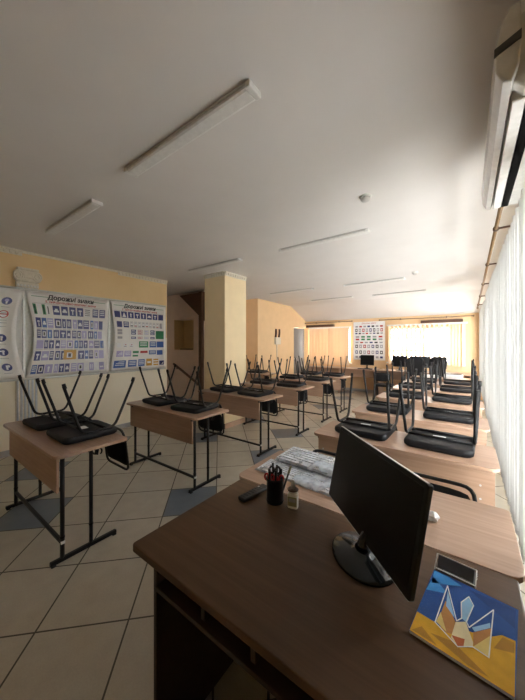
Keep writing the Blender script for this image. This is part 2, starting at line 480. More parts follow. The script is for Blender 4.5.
# stair: sloped brown soffit, post, handrail
b = MB(); b.prism([(-5.72, ZC-.08), (-4.84, ZC-.08), (-4.84, 2.01)], 4.36, ay, 'y', M['brown'])
struct(tag(b.build('stair_soffit'), 'dark brown boarded underside of the stair flight', 'stair'))
b = MB(); b.box(-4.93, -4.83, 4.28, 4.35, 0, ZC-.08, M['brown'], .004)
tag(b.build('stair_post'), 'slim brown wooden post beside the pillar', 'post')
r = thing('stair_handrail', 'sloping brown wooden handrail on the stair wall', 'handrail')
b = MB(); b.tube([(-6.03, ay-.08, .98), (-5.0, ay-.08, .50)], .028, M['brown'], 10); b.build('rail', r)
for q in (.12, .85):
    x = -6.03+1.03*q; z = .98-.48*q
    b = MB(); b.tube([(x, ay, z-.06), (x, ay-.08, z-.06), (x, ay-.08, z)], .010, M['tube'], 6); b.build('bracket', r)
b = MB(); b.box(-5.95, -5.55, ay+.06, ay+.16, nz0+.012, nz0+.035, M['black'], .004)
tag(b.build('niche_tool'), 'small dark object lying in the wall niche', 'object')

# decorative pilaster behind the poster board: fluted shaft and capital
p = thing('pilaster', 'white fluted wall pilaster with a scrolled capital', 'pilaster', (XL+.004, 1.20, 0))
b = MB(); b.box(0, .02, -.12, .12, 0, 2.26, M['plaster'])
for k in range(6):
    y = -.10+k*.040
    b.tube([(.02, y, .16), (.02, y, 2.26)], .012, M['kbody'], 8)
b.box(0, .05, -.15, .15, 0, .14, M['plaster'], .006); b.build('shaft', p)
b = MB(); b.box(0, .05, -.14, .14, 2.33, 2.40, M['plaster'], .004)
for k in range(7): b.box(.05, .062, -.13+k*.04, -.105+k*.04, 2.34, 2.365, M['white'], .003)
b.prism(rrect(-.17, .17, 2.40, 2.55, .06), 0, .07, 'x', M['plaster'], .008)
b.box(0, .085, -.13, .13, 2.545, 2.575, M['plaster'], .004)
for sg in (-1, 1):
    for rr in (.055, .03):
        pts = [(.07, sg*.115+rr*math.cos(a*PI/8), 2.475+rr*math.sin(a*PI/8)) for a in range(16)]
        b.tube(pts, .009, M['plaster'], 6, closed=True)
b.prism([(-.05, 2.45), (.05, 2.45), (.07, 2.53), (-.07, 2.53)], .07, .085, 'x', M['plaster'], .004)
for v in b.bm.verts: v.co.z = 2.25+(v.co.z-2.33)*1.06; v.co.y *= .88
b.build('capital', p)

# ------------------------------------------------------------------ posters on the left wall
def text_polys(mb, txt, size, fn, m, bold=0.0):
    """lettering as real mesh faces: fn maps (u, v) in metres to a point"""
    cu = bpy.data.curves.new('t', 'FONT'); cu.body = txt; cu.size = size; cu.align_x = 'CENTER'; cu.resolution_u = 2; cu.offset = bold; cu.shear = .2 if bold else 0
    ob = bpy.data.objects.new('t', cu); COL.objects.link(ob)
    dg = bpy.context.evaluated_depsgraph_get(); me = ob.evaluated_get(dg).to_mesh()
    vs = [mb.bm.verts.new(fn(v.co.x, v.co.y)) for v in me.vertices]; i = mb.mi(m)
    for f in me.polygons:
        try: nf = mb.bm.faces.new([vs[k] for k in f.vertices]); nf.material_index = i
        except ValueError: pass
    ob.evaluated_get(dg).to_mesh_clear(); bpy.data.objects.remove(ob); bpy.data.curves.remove(cu)

bd = thing('poster_board', 'long pale board with metal rim fixed along the poster wall', 'board', (XL, 0, 0))
b = MB(); b.box(.036, .056, -.2, 3.36, 1.005, 2.225, M['board']); b.build('panel', bd)
b = MB()
for z in (.99, 2.215): b.box(.034, .072, -.2, 3.36, z, z+.025, M['frame'], .004)
for y in (1.155, 2.265, 3.345): b.box(.034, .068, y-.012, y+.012, 1.015, 2.215, M['frame'], .004)
b.build('rim', bd)

XP = XL+.074
def banner(name, y0, y1, bow0, bow1, label, content, z0=1.02, z1=2.205):
    root = thing(name, label, 'poster', (XP, 0, 0), group='road sign posters on the cream wall')
    s = MB(); n = 20; mm = 24
    H = z1-z0
    def edge(t):    # sideways bow of the loose edges, inwards at mid height
        return math.sin(PI*t)**1.2
    grid = []
    for i in range(n+1):
        t = i/n; z = z0+H*t
        a = y0+bow0*edge(t); c = y1-bow1*edge(t)
        row = []
        for j in range(mm+1):
            q = j/mm; y = a+(c-a)*q
            x = .008+.006*math.sin(PI*t)*math.sin(q*9+t*4)*.5+.03*edge(t)*max(0, (abs(q-.5)-.4)/.1)
            row.append(s.bm.verts.new((x, y, z)))
        grid.append(row)
    i_ = s.mi(M['banner'])
    for i in range(n):
        for j in range(mm):
            f = s.bm.faces.new([grid[i][j], grid[i][j+1], grid[i+1][j+1], grid[i+1][j]]); f.smooth = True; f.material_index = i_
    sh = s.build('sheet', root)
    so = sh.modifiers.new('th', 'SOLIDIFY'); so.thickness = .002; so.offset = -1
    pr = MB()
    def xs(u, t):
        q = max(0, min(1, u)); 
        return .010+.006*math.sin(PI*t)*math.sin(q*9+t*4)*.5+.03*edge(t)*max(0, (abs(q-.5)-.4)/.1)
    def pt(u, v, lift=0.0):     # u 0..1 along y, v 0..1 up
        a = y0+bow0*edge(v); c = y1-bow1*edge(v)
        return (xs(u, v)+.0025+lift, a+(c-a)*u, z0+H*v)
    def rect(u0, u1, v0, v1, m, lift=0.0): pr.poly([pt(u0, v0, lift), pt(u1, v0, lift), pt(u1, v1, lift), pt(u0, v1, lift)], m)
    def disc(uc, vc, ru, rv, m, lift=0.0, k=14): pr.poly([pt(uc+ru*math.cos(2*PI*i/k), vc+rv*math.sin(2*PI*i/k), lift) for i in range(k)], m)
    content(rect, disc, pt, pr, y1-y0, H)
    pr.build('print', root)
    return root

rng = random.Random(3)
def glyph(rect, disc, u0, u1, v0, v1, kind):
    """small pictogram inside a sign"""
    w = u1-u0; h = v1-v0; L = .0008
    if kind == 0:       # arrow up
        rect(u0+.42*w, u0+.58*w, v0+.12*h, v0+.6*h, M['pwhite'], L); rect(u0+.25*w, u0+.75*w, v0+.55*h, v0+.72*h, M['pwhite'], L)
    elif kind == 1:     # car
        rect(u0+.15*w, u0+.85*w, v0+.3*h, v0+.5*h, M['pwhite'], L); rect(u0+.3*w, u0+.7*w, v0+.5*h, v0+.68*h, M['pwhite'], L)
    elif kind == 2:     # two lines of text
        for q in (.28, .52, .74): rect(u0+.12*w, u0+.88*w, v0+q*h, v0+(q+.1)*h, M['pwhite'], L)
    elif kind == 3:
        rect(u0+.2*w, u0+.8*w, v0+.2*h, v0+.8*h, M['pwhite'], L); rect(u0+.35*w, u0+.65*w, v0+.3*h, v0+.7*h, M['black'], L*2)
    elif kind == 4:
        disc(u0+.5*w, v0+.62*h, .16*w, .16*h, M['pwhite'], L); rect(u0+.4*w, u0+.6*w, v0+.15*h, v0+.5*h, M['pwhite'], L)
    else:
        rect(u0+.2*w, u0+.36*w, v0+.2*h, v0+.8*h, M['pwhite'], L); rect(u0+.56*w, u0+.72*w, v0+.2*h, v0+.8*h, M['pwhite'], L)

def header(rect, pt, pr, W, H, title, sub):
    text_polys(pr, title, .085, lambda x, y: pt(.5+x/W, .925+y/H, .0006), M['black'], .0035)
    text_polys(pr, sub, .046, lambda x, y: pt(.5+x/W, .883+y/H, .0006), M['red'], .001)
    rect(.05, .30, .945, .951, M['green']); rect(.74, .95, .945, .951, M['green'])

def content_info(rect, disc, pt, pr, W, H):
    header(rect, pt, pr, W, H, 'Дорожні знаки', '5. Інформаційно-вказівні знаки')
    # top row: three green bordered columns, then blue signs
    for k in range(4): rect(.04+k*.05, .075+k*.05, .74, .86, M['pwhite' if k % 2 else 'green']); rect(.05+k*.05, .062+k*.05, .75, .84, M['black'], .0006)
    x = .26
    for k in range(7):
        m = M['blue'] if k < 4 else (M['pwhite'] if k == 4 else M['blue'])
        rect(x, x+.082, .745, .855, m)
        if k == 4:
            for q in range(4): rect(x+.005, x+.077, .76+q*.024, .768+q*.024, M['black'], .0006)
        else: glyph(rect, disc, x, x+.082, .745, .855, [1, 1, 0, 0, 0, 2, 2][k])
        x += .1+(.012 if k == 4 else 0)
    rows = [(.585, .70), (.46, .56), (.335, .435), (.195, .305), (.04, .145)]
    for ri, (v0, v1) in enumerate(rows):
        x = .04; k = 0
        while x < .93:
            w = [.062, .070, .048, .056, .084][(k*3+ri*2) % 5]
            if x+w > .965: w = .965-x
            if w < .03: break
            if ri == 3 and .38 < x < .55:
                rect(.38, .545, v0, v1+.01, M['amber']); glyph(rect, disc, .40, .52, v0, v1, 3); x = .57; k += 1; continue
            m = M[['blue', 'blue', 'blue', 'lav', 'blue', 'blue2', 'blue', 'lav'][(k*5+ri*3+rng.randrange(2)) % 8]]
            if ri == 4 and x > .55: m = M[['pwhite', 'lav'][k % 2]]
            hh = (v1-v0)
            rect(x, x+w, v0, v1, m)
            glyph(rect, disc, x, x+w, v0, v1, (k+ri*2) % 6)
            if ri in (0, 1, 2): rect(x, x+w, v0-.016, v0-.010, M['grey'])
            x += w+.009+(.009 if k % 3 == 2 else 0); k += 1
    rect(.04, .95, .868, .872, M['grey'])

def content_plates(rect, disc, pt, pr, W, H):
    header(rect, pt, pr, W, H, 'Дорожні знаки', '5. Інформаційно-вказівні знаки')
    for k in range(8):
        x = .04+k*.116; m = M['blue']
        rect(x, x+.098, .775, .865, m)
        if k < 2: pr.poly([pt(x+.015, .785, .0006), pt(x+.083, .785, .0006), pt(x+.049, .855, .0006)], M['pwhite'])
        else: glyph(rect, disc, x, x+.098, .775, .865, [4, 0, 4, 1, 0, 5][k-2])
    for k in range(2): rect(.06+k*.12, .155+k*.12, .635, .72, M['blue']); glyph(rect, disc, .06+k*.12, .155+k*.12, .635, .72, k+1)
    for k in range(9):
        x = .30+k*.073
        rect(x, x+.052, .64, .725, M['grey']); rect(x+.004, x+.048, .645, .72, M['pwhite'], .0003); rect(x+.004, x+.046, .655, .668, M[['black', 'red', 'grey'][k % 3]], .0006); rect(x+.008, x+.042, .70, .712, M['grey'], .0006)
    for k in range(6):
        x = .06+k*.125
        if k == 1: continue
        for v in (.535, .575, .47):
            rect(x, x+.09, v-.003, v+.031, M['blue' if (k in (2, 5)) else ('grey', 'red')[k % 2]]); rect(x+.005, x+.085, v+.001, v+.027, M['blue' if k in (2, 5) else 'pwhite'], .0003)
            rect(x+.01, x+.07, v+.008, v+.018, M[['grey', 'black', 'pwhite', 'red', 'lav', 'pwhite'][k]], .0006)
    rect(.80, .965, .47, .60, M['green']); glyph(rect, disc, .80, .965, .47, .60, 2)
    rect(.46, .64, .335, .43, M['green']); glyph(rect, disc, .46, .64, .335, .43, 2)
    for k in range(2): rect(.67+k*.152, .81+k*.152, .335, .43, M['blue2']); glyph(rect, disc, .67+k*.152, .81+k*.152, .335, .43, 2)
    for k in range(3): rect(.06+k*.11, .13+k*.11, .34, .40, M['pwhite']); rect(.07+k*.11, .12+k*.11, .35, .36, M['grey'], .0006); rect(.09+k*.11, .115+k*.11, .375, .385, M['red'], .0006)
    for k, m in enumerate(('lav', 'lav')): rect(.06+k*.14, .18+k*.14, .205, .29, M[m]); glyph(rect, disc, .06+k*.14, .18+k*.14, .205, .29, 2)
    rect(.35, .46, .25, .285, M['green']); rect(.49, .63, .25, .285, M['red']); rect(.35, .45, .20, .225, M['green'])
    rect(.66, .80, .225, .29, M['blue2']); rect(.82, .94, .215, .29, M['blue2']); glyph(rect, disc, .66, .80, .225, .29, 2); glyph(rect, disc, .82, .94, .215, .29, 0)
    rect(.04, .24, .045, .15, M['blue2']); rect(.28, .43, .05, .15, M['blue2']); rect(.46, .58, .05, .155, M['blue2'])
    for a, c in ((.04, .24), (.28, .43), (.46, .58)): glyph(rect, disc, a, c, .05, .15, 2)
    rect(.61, .72, .05, .16, M['amber']); rect(.63, .70, .09, .12, M['pwhite'], .0006)
    for v in (.05, .09, .13): rect(.75, .85, v, v+.022, M['amber'])
    rect(.87, .965, .05, .12, M['blue']); glyph(rect, disc, .87, .965, .05, .12, 3)
    rect(.04, .96, .872, .876, M['grey'])

def content_round(rect, disc, pt, pr, W, H):
    # round signs in columns: red rings above, blue discs below
    rect(.05, .70, .945, .951, M['green'])
    for c in range(7):
        u = .955-.075-c*.112
        for r, v in enumerate((.86, .715)):
            ring, inner = (('blue', 'pwhite') if r == 0 else ('red', 'pwhite'))
            disc(u, v, .043, .042, M[ring]); 
            if r: disc(u, v, .034, .033, M[inner], .0006); rect(u-.03, u+.03, v-.006, v+.006, M['red'], .0012); rect(u-.024, u+.024, v+.012, v+.018, M['grey'], .0012)
            else: disc(u, v+.008, .018, .018, M['lav'], .0006); rect(u-.006, u+.008, v-.03, v, M['pwhite'], .0006)
            rect(u-.035, u+.035, v-.07, v-.064, M['grey'])
        for r, v in enumerate((.455, .30, .135)):
            disc(u, v, .043, .042, M['blue']); rect(u-.008, u+.008, v-.028, v+.02, M['pwhite'], .0006)
            if (c+r) % 2: rect(u-.03, u+.02, v+.004, v+.016, M['pwhite'], .0006)
            else: disc(u+.015, v+.01, .012, .014, M['pwhite'], .0006)
            rect(u-.035, u+.035, v-.07, v-.064, M['grey'])
    rect(.1, .92, .615, .622, M['grey']); rect(.2, .92, .575, .58, M['grey'])

banner('road_sign_poster', -.10, 1.16, .02, .10, 'road sign poster with round signs, cut by the picture edge', content_round)
banner('road_sign_poster', 1.165, 2.255, .085, .03, 'large road sign poster of many blue signs, between two others', content_info)
banner('road_sign_poster', 2.275, 3.34, .06, .02, 'road sign poster with green plates at the wall end by the stairs', content_plates)

# poster on the far wall
def back_poster():
    root = thing('road_sign_chart', 'white chart of small sign pictures between the two far windows', 'poster', (-2.46, YB-.004, 0))
    b = MB(); b.box(-.47, .47, -.004, 0, .99, 2.17, M['paper']); b.build('sheet', root)
    p = MB(); y = -.006
    def R(u0, u1, v0, v1, m, l=0): p.poly([(u0, y-l, v0), (u1, y-l, v0), (u1, y-l, v1), (u0, y-l, v1)], m)
    text_polys(p, 'Дорожні знаки', .06, lambda a, c: (a, y-.001, 2.105+c), M['red'])
    rows = [(2.0, 2.05, 7), (1.86, 1.96, 8), (1.79, 1.83, 8), (1.68, 1.73, 5), (1.60, 1.65, 5), (1.51, 1.55, 6), (1.36, 1.46, 7), (1.18, 1.28, 7), (1.05, 1.11, 7)]
    for ri, (v0, v1, n) in enumerate(rows):
        for k in range(n):
            w = .86/n; u = -.43+k*w
            if ri in (3, 4) and k in (1, 2): m = M['green']
            elif ri == 4 and k == 3: m = M['green']
            else: m = M[['grey', 'blue', 'red', 'black', 'grey'][(k*2+ri*3) % 5]]
            R(u+w*.18, u+w*.82, v0, v1, m)
            if ri in (1, 6, 7): R(u+w*.34, u+w*.66, v0+.025, v1-.025, M['pwhite'], .001)
    p.build('print', root)
back_poster()

# ------------------------------------------------------------------ ceiling fixtures
def ceil_z(y): return ZC if y < 4.3 else ZC-(ZC-ZS)*(y-4.3)/(YS-4.3)
def batten():
    root = thing('ceiling_light', '', 'ceiling light', group='fluorescent ceiling battens')
    b = MB(); b.prism([(-.047, 0), (.047, 0), (.047, -.010), (.040, -.015), (-.040, -.015), (-.047, -.010)], -.575, .575, 'x', M['whitegrey'], .002); b.build('housing', root)
    b = MB(); b.prism([(-.047, -.02), (.047, -.015), (.043, -.028), (.030, -.033), (-.030, -.033), (-.043, -.028)], -.55, .55, 'x', M['white'], .002); b.build('diffuser', root)
    for s in (-1, 1):
        b = MB(); b.box(min(s*.55, s*.58), max(s*.55, s*.58), -.048, .048, -.033, 0, M['white'], .006); b.build('end_cap', root)
    return root
lamp0 = None
LAMPS = [(-1.42, 1.09, 'slim ceiling light above the dark teacher desk'), (-3.22, 1.14, 'slim ceiling light near the big posters'),
         (-1.46, 3.20, 'slim ceiling light second along the aisle, beyond the smoke detector'), (-3.30, 3.17, 'slim ceiling light in front of the pillar'),
         (-1.53, 5.80, 'slim ceiling light third along the aisle'), (-3.36, 5.70, 'slim ceiling light beyond the pillar'),
         (-2.95, 7.15, 'slim ceiling light at the slope, towards the grey door'), (-1.33, 7.25, 'slim ceiling light at the slope, over the computer desks')]
for x, y, lab in LAMPS:
    if lamp0 is None: lamp0 = batten(); lamp0.location = (x, y, ceil_z(y)-.001); lamp0['label'] = lab
    else: dup(lamp0, (x, y, ceil_z(y)-.001), (0, 0, 0), lab)
det = None
for x, y, lab in ((-.71, 2.47, 'round white smoke detector between the first and second aisle lights'), (-.74, 5.5, 'round white smoke detector deeper in the room by the third aisle light')):
    if det is None:
        det = thing('smoke_detector', lab, 'smoke detector', (x, y, ZC), group='smoke detectors')
        b = MB(); b.lathe([(.05, 0), (.05, -.012), (.046, -.015)], M['white']); b.build('base', det)
        b = MB(); b.lathe([(.042, -.015), (.042, -.028), (.03, -.042), (.012, -.046)], M['whitegrey']); b.build('sensor_cap', det)
    else: dup(det, (x, y, ceil_z(y)), (0, 0, 0), lab)

# ------------------------------------------------------------------ air conditioner
ac = thing('air_conditioner', 'white wall air conditioner above the near blinds', 'air conditioner', (.34, 0, 0))
b = MB(); b.box(0, XR-.34, 1.4, 2.2, 2.38, 2.58, M['frame'], .002); b.build('mount_plate', ac)
def ac_prof(dx):
    return [(-.02, 2.655), (-.19, 2.655), (-.235, 2.63), (-.255, 2.56), (-.262, 2.48), (-.255, 2.40), (-.225, 2.355), (-.17, 2.345), (-.02, 2.345)]
b = MB(); b.prism([(x, z) for x, z in [(0, 2.60), (-.19, 2.60), (-.215, 2.57), (-.215, 2.375), (-.185, 2.348), (-.06, 2.345), (0, 2.37)]], 1.28, 2.33, 'y', M['acw'], .006)
b.build('body', ac)
b = MB(); b.prism([(-.200, 2.605), (-.228, 2.60), (-.252, 2.55), (-.268, 2.47), (-.264, 2.40), (-.245, 2.36), (-.222, 2.352), (-.205, 2.40), (-.198, 2.47)], 1.235, 2.35, 'y', M['acw'], .008, 3)
fp = b.build('front_panel', ac)
b = MB(); b.prism([(-.199, 2.505), (-.268, 2.475), (-.2685, 2.45), (-.199, 2.478)], 1.229, 1.237, 'y', M['acg'])
b.build('grey_strip', fp)
b = MB(); b.box(-.172, -.138, 1.33, 2.31, 2.339, 2.349, M['slot'], .002); b.build('air_slot', ac)
b = MB(); b.box(-.213, -.176, 1.33, 2.31, 2.338, 2.346, M['acw'], .003); b.build('louvre', ac)
b = MB(); b.box(-.268, -.262, 1.62, 1.66, 2.46, 2.47, M['grey']); b.build('badge', fp)

# ------------------------------------------------------------------ vertical blinds
def slat(mb, w, z0, z1, mat, R):
    # gently cupped fabric strip with a hem at the foot
    n = 4; pts = [(-.006*(1-(2*k/n-1)**2), -w/2+w*k/n) for k in range(n+1)]
    mb.prism(pts+[(p[0]+.0012, p[1]) for p in pts[::-1]], z0, z1, 'z', mat, mat=R)
    mb.box(-.008, .002, -w/2+.012, w/2-.012, z0, z0+.03, mat, mat=R)
    for q in (-1, 1): mb.box(-.0012, .0022, q*w/2-.005, q*w/2+.005, z0, z1, M['blindhem'] if mat is M['blind'] else mat, mat=R)
def blind(name, axis, a0, a1, off, z0, z1, pitch, width, ang, mat, label, chain=True):
    """slats hanging from a head rail running along the axis"""
    root = thing(name, label, 'blinds')
    s = MB(); n = int(round((a1-a0)/pitch)); ch = MB(); rl = MB()
    for k in range(n):
        c = a0+(k+.5)*pitch
        if axis == 'x': R = Matrix.Translation((off, c, 0)) @ Matrix.Rotation(ang+rng.uniform(-.05, .05), 4, 'Z')
        else: R = Matrix.Translation((c, off, 0)) @ Matrix.Rotation(PI/2+ang+rng.uniform(-.05, .05), 4, 'Z')
        slat(s, width, z0, z1, mat, R)
    s.build('slats', root)
    if axis == 'x': rl.box(off-.022, off+.022, a0-.02, a1+.02, z1+.003, z1+.045, M['white'], .004)
    else: rl.box(a0-.02, a1+.02, off-.022, off+.022, z1+.003, z1+.045, M['white'], .004)
    rl.build('head_rail', root)
    if chain:
        pts = []
        for k in range(n):
            c = a0+(k+.5)*pitch
            for q in range(4):
                t = q/4; pts.append((off-.045, c+pitch*t, z0+.005-.05*math.sin(PI*t)))
        ch.tube(pts, .003, M['white'], 5); ch.build('bead_chain', root)
    return root
blind('vertical_blinds', 'x', 1.60, 5.70, .285, .36, 2.285, .125, .165, math.radians(42), M['blind'], 'white vertical blinds below the air conditioner')
blind('vertical_blinds', 'x', 6.15, 8.75, .285, .45, 2.25, .125, .165, math.radians(42), M['blind'], 'white vertical blinds at the far end of the window wall')
blind('vertical_blinds', 'y', -4.44, -3.765, YB-.075, .80, 2.0, .115, .125, math.radians(8), M['blindw'], 'glowing peach blinds next to the grey door', False)
blind('vertical_blinds', 'y', -3.745, -3.02, YB-.075, .80, 2.0, .115, .125, math.radians(8), M['blindw'], 'glowing peach blinds next to the sign chart', False)
blind('vertical_blinds', 'y', -.40, -.02, YB-.075, .90, 2.0, .07, .10, math.radians(45), M['blindw'], 'peach blinds bunched at the corner side of the grille window', False)
blind('vertical_blinds', 'y', -1.90, -.44, YB-.075, .90, 2.0, .112, .11, math.radians(66), M['blindw'], 'opened peach blinds across the bright grille window', False)
hb = None
for x0, x1, z, lab in ((-4.55, -3.55, 2.055, 'dark brown pelmet bar above the peach blinds'), (-1.05, -.10, 2.055, 'dark brown pelmet bar above the grille window')):
    b = MB(); b.box(x0, x1, YB-.11, YB-.002, z, z+.075, M['brownrail'], .01)
    tag(b.build('pelmet'), lab, 'pelmet')
def rod(name, p0, p1, label, wall_dir, n=3):
    root = thing(name, label, 'curtain rod')
    p0 = Vector(p0); p1 = Vector(p1); w = Vector(wall_dir)
    b = MB(); b.tube([p0, p1], .014, M['rod'], 10); b.build('pole', root)
    for e in (p0, p1):
        d = (p1-p0).normalized()*(.03 if e is p1 else -.03)
        b = MB(); b.tube([e, e+d*.5, e+d], .022, M['rod'], 10); b.build('finial', root)
    for k in range(n):
        q = p0.lerp(p1, (k+.5)/n)
        b = MB(); b.tube([q, q+w], .009, M['brownrail'], 6); b.tube([q-(p1-p0).normalized()*.012, q+(p1-p0).normalized()*.012], .022, M['brownrail'], 10); b.build('bracket', root)
rod('curtain_rod', (.19, 2.45, 2.46), (.19, 8.6, 2.36), 'long brown curtain rod over the white blinds', (.184, 0, 0), 5)
rod('curtain_rod', (-4.55, YB-.14, 2.20), (-2.95, YB-.14, 2.20), 'thin brown curtain rod over the peach blinds', (0, .14, 0), 2)
rod('curtain_rod', (-2.1, YB-.14, 2.19), (.1, YB-.14, 2.19), 'thin brown curtain rod over the grille window', (0, .14, 0), 2)

# wall box
mt = thing('meter_box', 'small white wall box with dark fittings on the ochre wall', 'wall box', (XW, 7.0, 0))
b = MB(); b.box(0, .07, -.13, .13, 1.47, 1.68, M['meter'], .01); b.build('box', mt)
for s in (-.10, .08):
    b = MB(); b.tube([(.03, s, 1.68), (.05, s, 1.80), (.03, s+.03, 1.92)], .03, M['brownrail'], 8, .04); b.build('fitting', mt)
b = MB(); b.box(0, .02, -.015, .015, .08, 1.47, M['meter'], .003); b.build('cable_duct', mt)

# ------------------------------------------------------------------ student desks
def make_desk(w, depth, panel_z0, round_, cat_label, solid=False):
    root = thing('student_desk', cat_label, 'desk', group='light wood student desks')
    hw = w/2; zt = .755; lx = hw-.102 if not solid else hw-.05
    b = MB(); b.prism(rrect(-hw, hw, 0, depth, (round_, round_, .02, .02)), zt-.022, zt, 'z', M['desk'], .003); b.build('tabletop', root)
    b = MB(); b.box(-hw+.05, hw-(.025 if solid else .10), *((.012, .028) if solid else (.040, .056)), panel_z0, zt-.024, M['deskpanel'], .002); b.build('modesty_panel', root)
    for s in (-1, 1):
        for (y, r) in ((.075, .0138), (.255, .0128)):
            b = MB(); b.tube([(s*lx, y, .025), (s*lx, y, zt-.035)], r, M['tube'], 10)
            b.tube([(s*lx, y, .16), (s*lx, y, .175)], r+.002, M['tube'], 10)
            b.build('leg', root)
        b = MB(); b.box(s*lx-.014, s*lx+.014, .005, .435, .006, .032, M['tube'], .005); f = b.build('foot_bar', root)
        b = MB()
        for y in (.02, .415): b.box(s*lx-.02, s*lx+.02, y-.012, y+.015, 0, .010, M['rubber'], .002)
        b.build('glide', f)
        b = MB(); b.box(s*lx-.013, s*lx+.013, .03, .42, zt-.047, zt-.0225, M['tube'], .003); b.build('top_rail', root)
        b = MB(); pts = [(s*(lx+.02), .30+.022*math.cos(a*PI/6), .685+.025*math.sin(a*PI/6)) for a in range(-2, 9)]
        b.tube([(s*lx, .30, zt-.04), (s*(lx+.02), .30, .72)]+pts[::-1], .006, M['tube'], 6); b.build('bag_hook', root)
    b = MB(); b.box(-lx, lx, .064, .086, .12, .142, M['tube'], .004); b.box(lx+.004, lx+.016, .062, .088, .125, .145, M['white'], .003); b.build('stretcher', root)
    return root

def make_chair(label, up_label=None):
    """upright, front towards -y, origin on the floor"""
    root = thing('stacking_chair', label, 'chair', group='black tube frame chairs')
    # padded seat
    b = MB()
    t = bmesh.new()
    pl = rrect(-.205, .205, -.205, .185, .045, 4)
    n = len(pl)
    def ring(sc, z): return [t.verts.new((p[0]*sc, -.01+(p[1]+.01)*sc, z)) for p in pl]
    R = [ring(.90, .408), ring(.98, .413), ring(1.0, .43), ring(.985, .448), ring(.93, .459), ring(.6, .4605)]
    for A, B in zip(R, R[1:]):
        for k in range(n):
            f = t.faces.new([A[k], A[(k+1) % n], B[(k+1) % n], B[k]]); f.smooth = True
    t.faces.new(R[0][::-1]); t.faces.new(R[-1])
    b.merge(t, M['leather']); b.build('seat', root)
    # side frames: front leg, seat rail, rear leg
    for s in (-1, 1):
        rail = MB(); rail.tube([(s*.218, -.212, .015), (s*.203, -.095, .395), (s*.203, .145, .395), (s*.222, .295, .015)], .0105, M['tube'], 8, .055)
        fr = rail.build('side_frame', root)
        for (x, y, dx, dy) in ((s*.218, -.212, 0, .26), (s*.222, .295, 0, -.35)):
            c = MB(); c.tube([(x, y, 0), (x, y+dy*.04, .035)], .0122, M['rubber'], 8); c.build('foot_cap', fr)
    b = MB()
    for y in (-.05, .09): b.tube([(-.2, y, .40), (.2, y, .40)], .009, M['tube'], 8)
    b.build('cross_bar', root)
    # back frame and pad
    b = MB()
    b.tube([(-.185, .06, .402), (-.185, .205, .425), (-.192, .238, .53), (-.192, .268, .815), (.192, .268, .815), (.192, .238, .53), (.185, .205, .425), (.185, .06, .402)], .0098, M['tube'], 8, .06)
    b.build('back_frame', root)
    b = MB()
    t = bmesh.new(); cols = 8; rws = 5; g = []
    for side in (0, 1):
        gg = []
        for i in range(rws+1):
            row = []
            for j in range(cols+1):
                u = j/cols*2-1; v = i/rws*2-1
                k = 1-.10*(abs(u)**4)*(abs(v)**4)
                thick = .016*math.sqrt(max(0, 1-max(abs(u), abs(v))**6))+.001
                row.append(t.verts.new((u*.184*k, .250+.02*(v+1)/2+.010*(1-u*u)*1+(thick if side else -thick)-.006, 0.672+v*.112*k)))
            gg.append(row)
        g.append(gg)
        for i in range(rws):
            for j in range(cols):
                q = [gg[i][j], gg[i][j+1], gg[i+1][j+1], gg[i+1][j]]
                f = t.faces.new(q if not side else q[::-1]); f.smooth = True
    A, B = g
    for j in range(cols):
        t.faces.new([A[0][j], B[0][j], B[0][j+1], A[0][j+1]]); t.faces.new([A[rws][j+1], B[rws][j+1], B[rws][j], A[rws][j]])
    for i in range(rws):
        t.faces.new([A[i+1][0], B[i+1][0], B[i][0], A[i][0]]); t.faces.new([A[i][cols], B[i][cols], B[i+1][cols], A[i+1][cols]])
    bmesh.ops.recalc_face_normals(t, faces=t.faces[:])
    b.merge(t, M['fabric']); b.build('back_pad', root)
    # small paper tag under the seat
    b = MB(); b.box(-.035, .045, -.03, .02, .4045, .4075, M['paper']); b.build('paper_tag', root)
    return root

chair0 = None; desk0 = None
def put_chair(loc, rot, label, group='black tube frame chairs'):
    global chair0
    if chair0 is None:
        chair0 = make_chair(label); chair0.scale = (1, 1, .965); chair0.location = loc; chair0.rotation_euler = rot; chair0['group'] = group
        return chair0
    return dup(chair0, loc, rot, label, group)
def flipped(x, y, zr, label, z=.755):
    # upside down on a desk top: turned over about its front-back axis, seat lying on the wood
    return put_chair((x, y, z+.4607*.965), (0, PI, zr), label)

ORD = ['first', 'second', 'third', 'fourth', 'fifth', 'sixth']
LX = -2.775
LY = [.662, 1.805, 2.93, 3.955, 4.93, 5.87]
for i, y in enumerate(LY):
    lab = ['student desk close to the big posters, first of the poster-side column', 'student desk second in the poster-side column, before the pillar',
           'student desk third in the poster-side column, beside the pillar', 'student desk fourth in the poster-side column, just past the pillar',
           'student desk fifth in the poster-side column', 'student desk last in the poster-side column, before the peach blinds'][i]
    if desk0 is None:
        desk0 = make_desk(1.30, .48, .475, .045, lab); desk0.location = (LX, y, 0)
    else: dup(desk0, (LX, y, 0), (0, 0, rng.uniform(-.01, .01)), lab)
    jit = [(-.285, .305, .03), (.275, .315, -.01)] if i == 0 else [(-.29+rng.uniform(-.02, .02), .305, rng.uniform(-.12, .12)), (.29+rng.uniform(-.02, .02), .30, rng.uniform(-.12, .12))]
    for k, (dx, dy, r) in enumerate(jit):
        flipped(LX+dx, y+dy, r, 'upturned black chair on the %s poster-side desk, %s' % (ORD[i], 'wall end' if k == 0 else 'aisle end'))

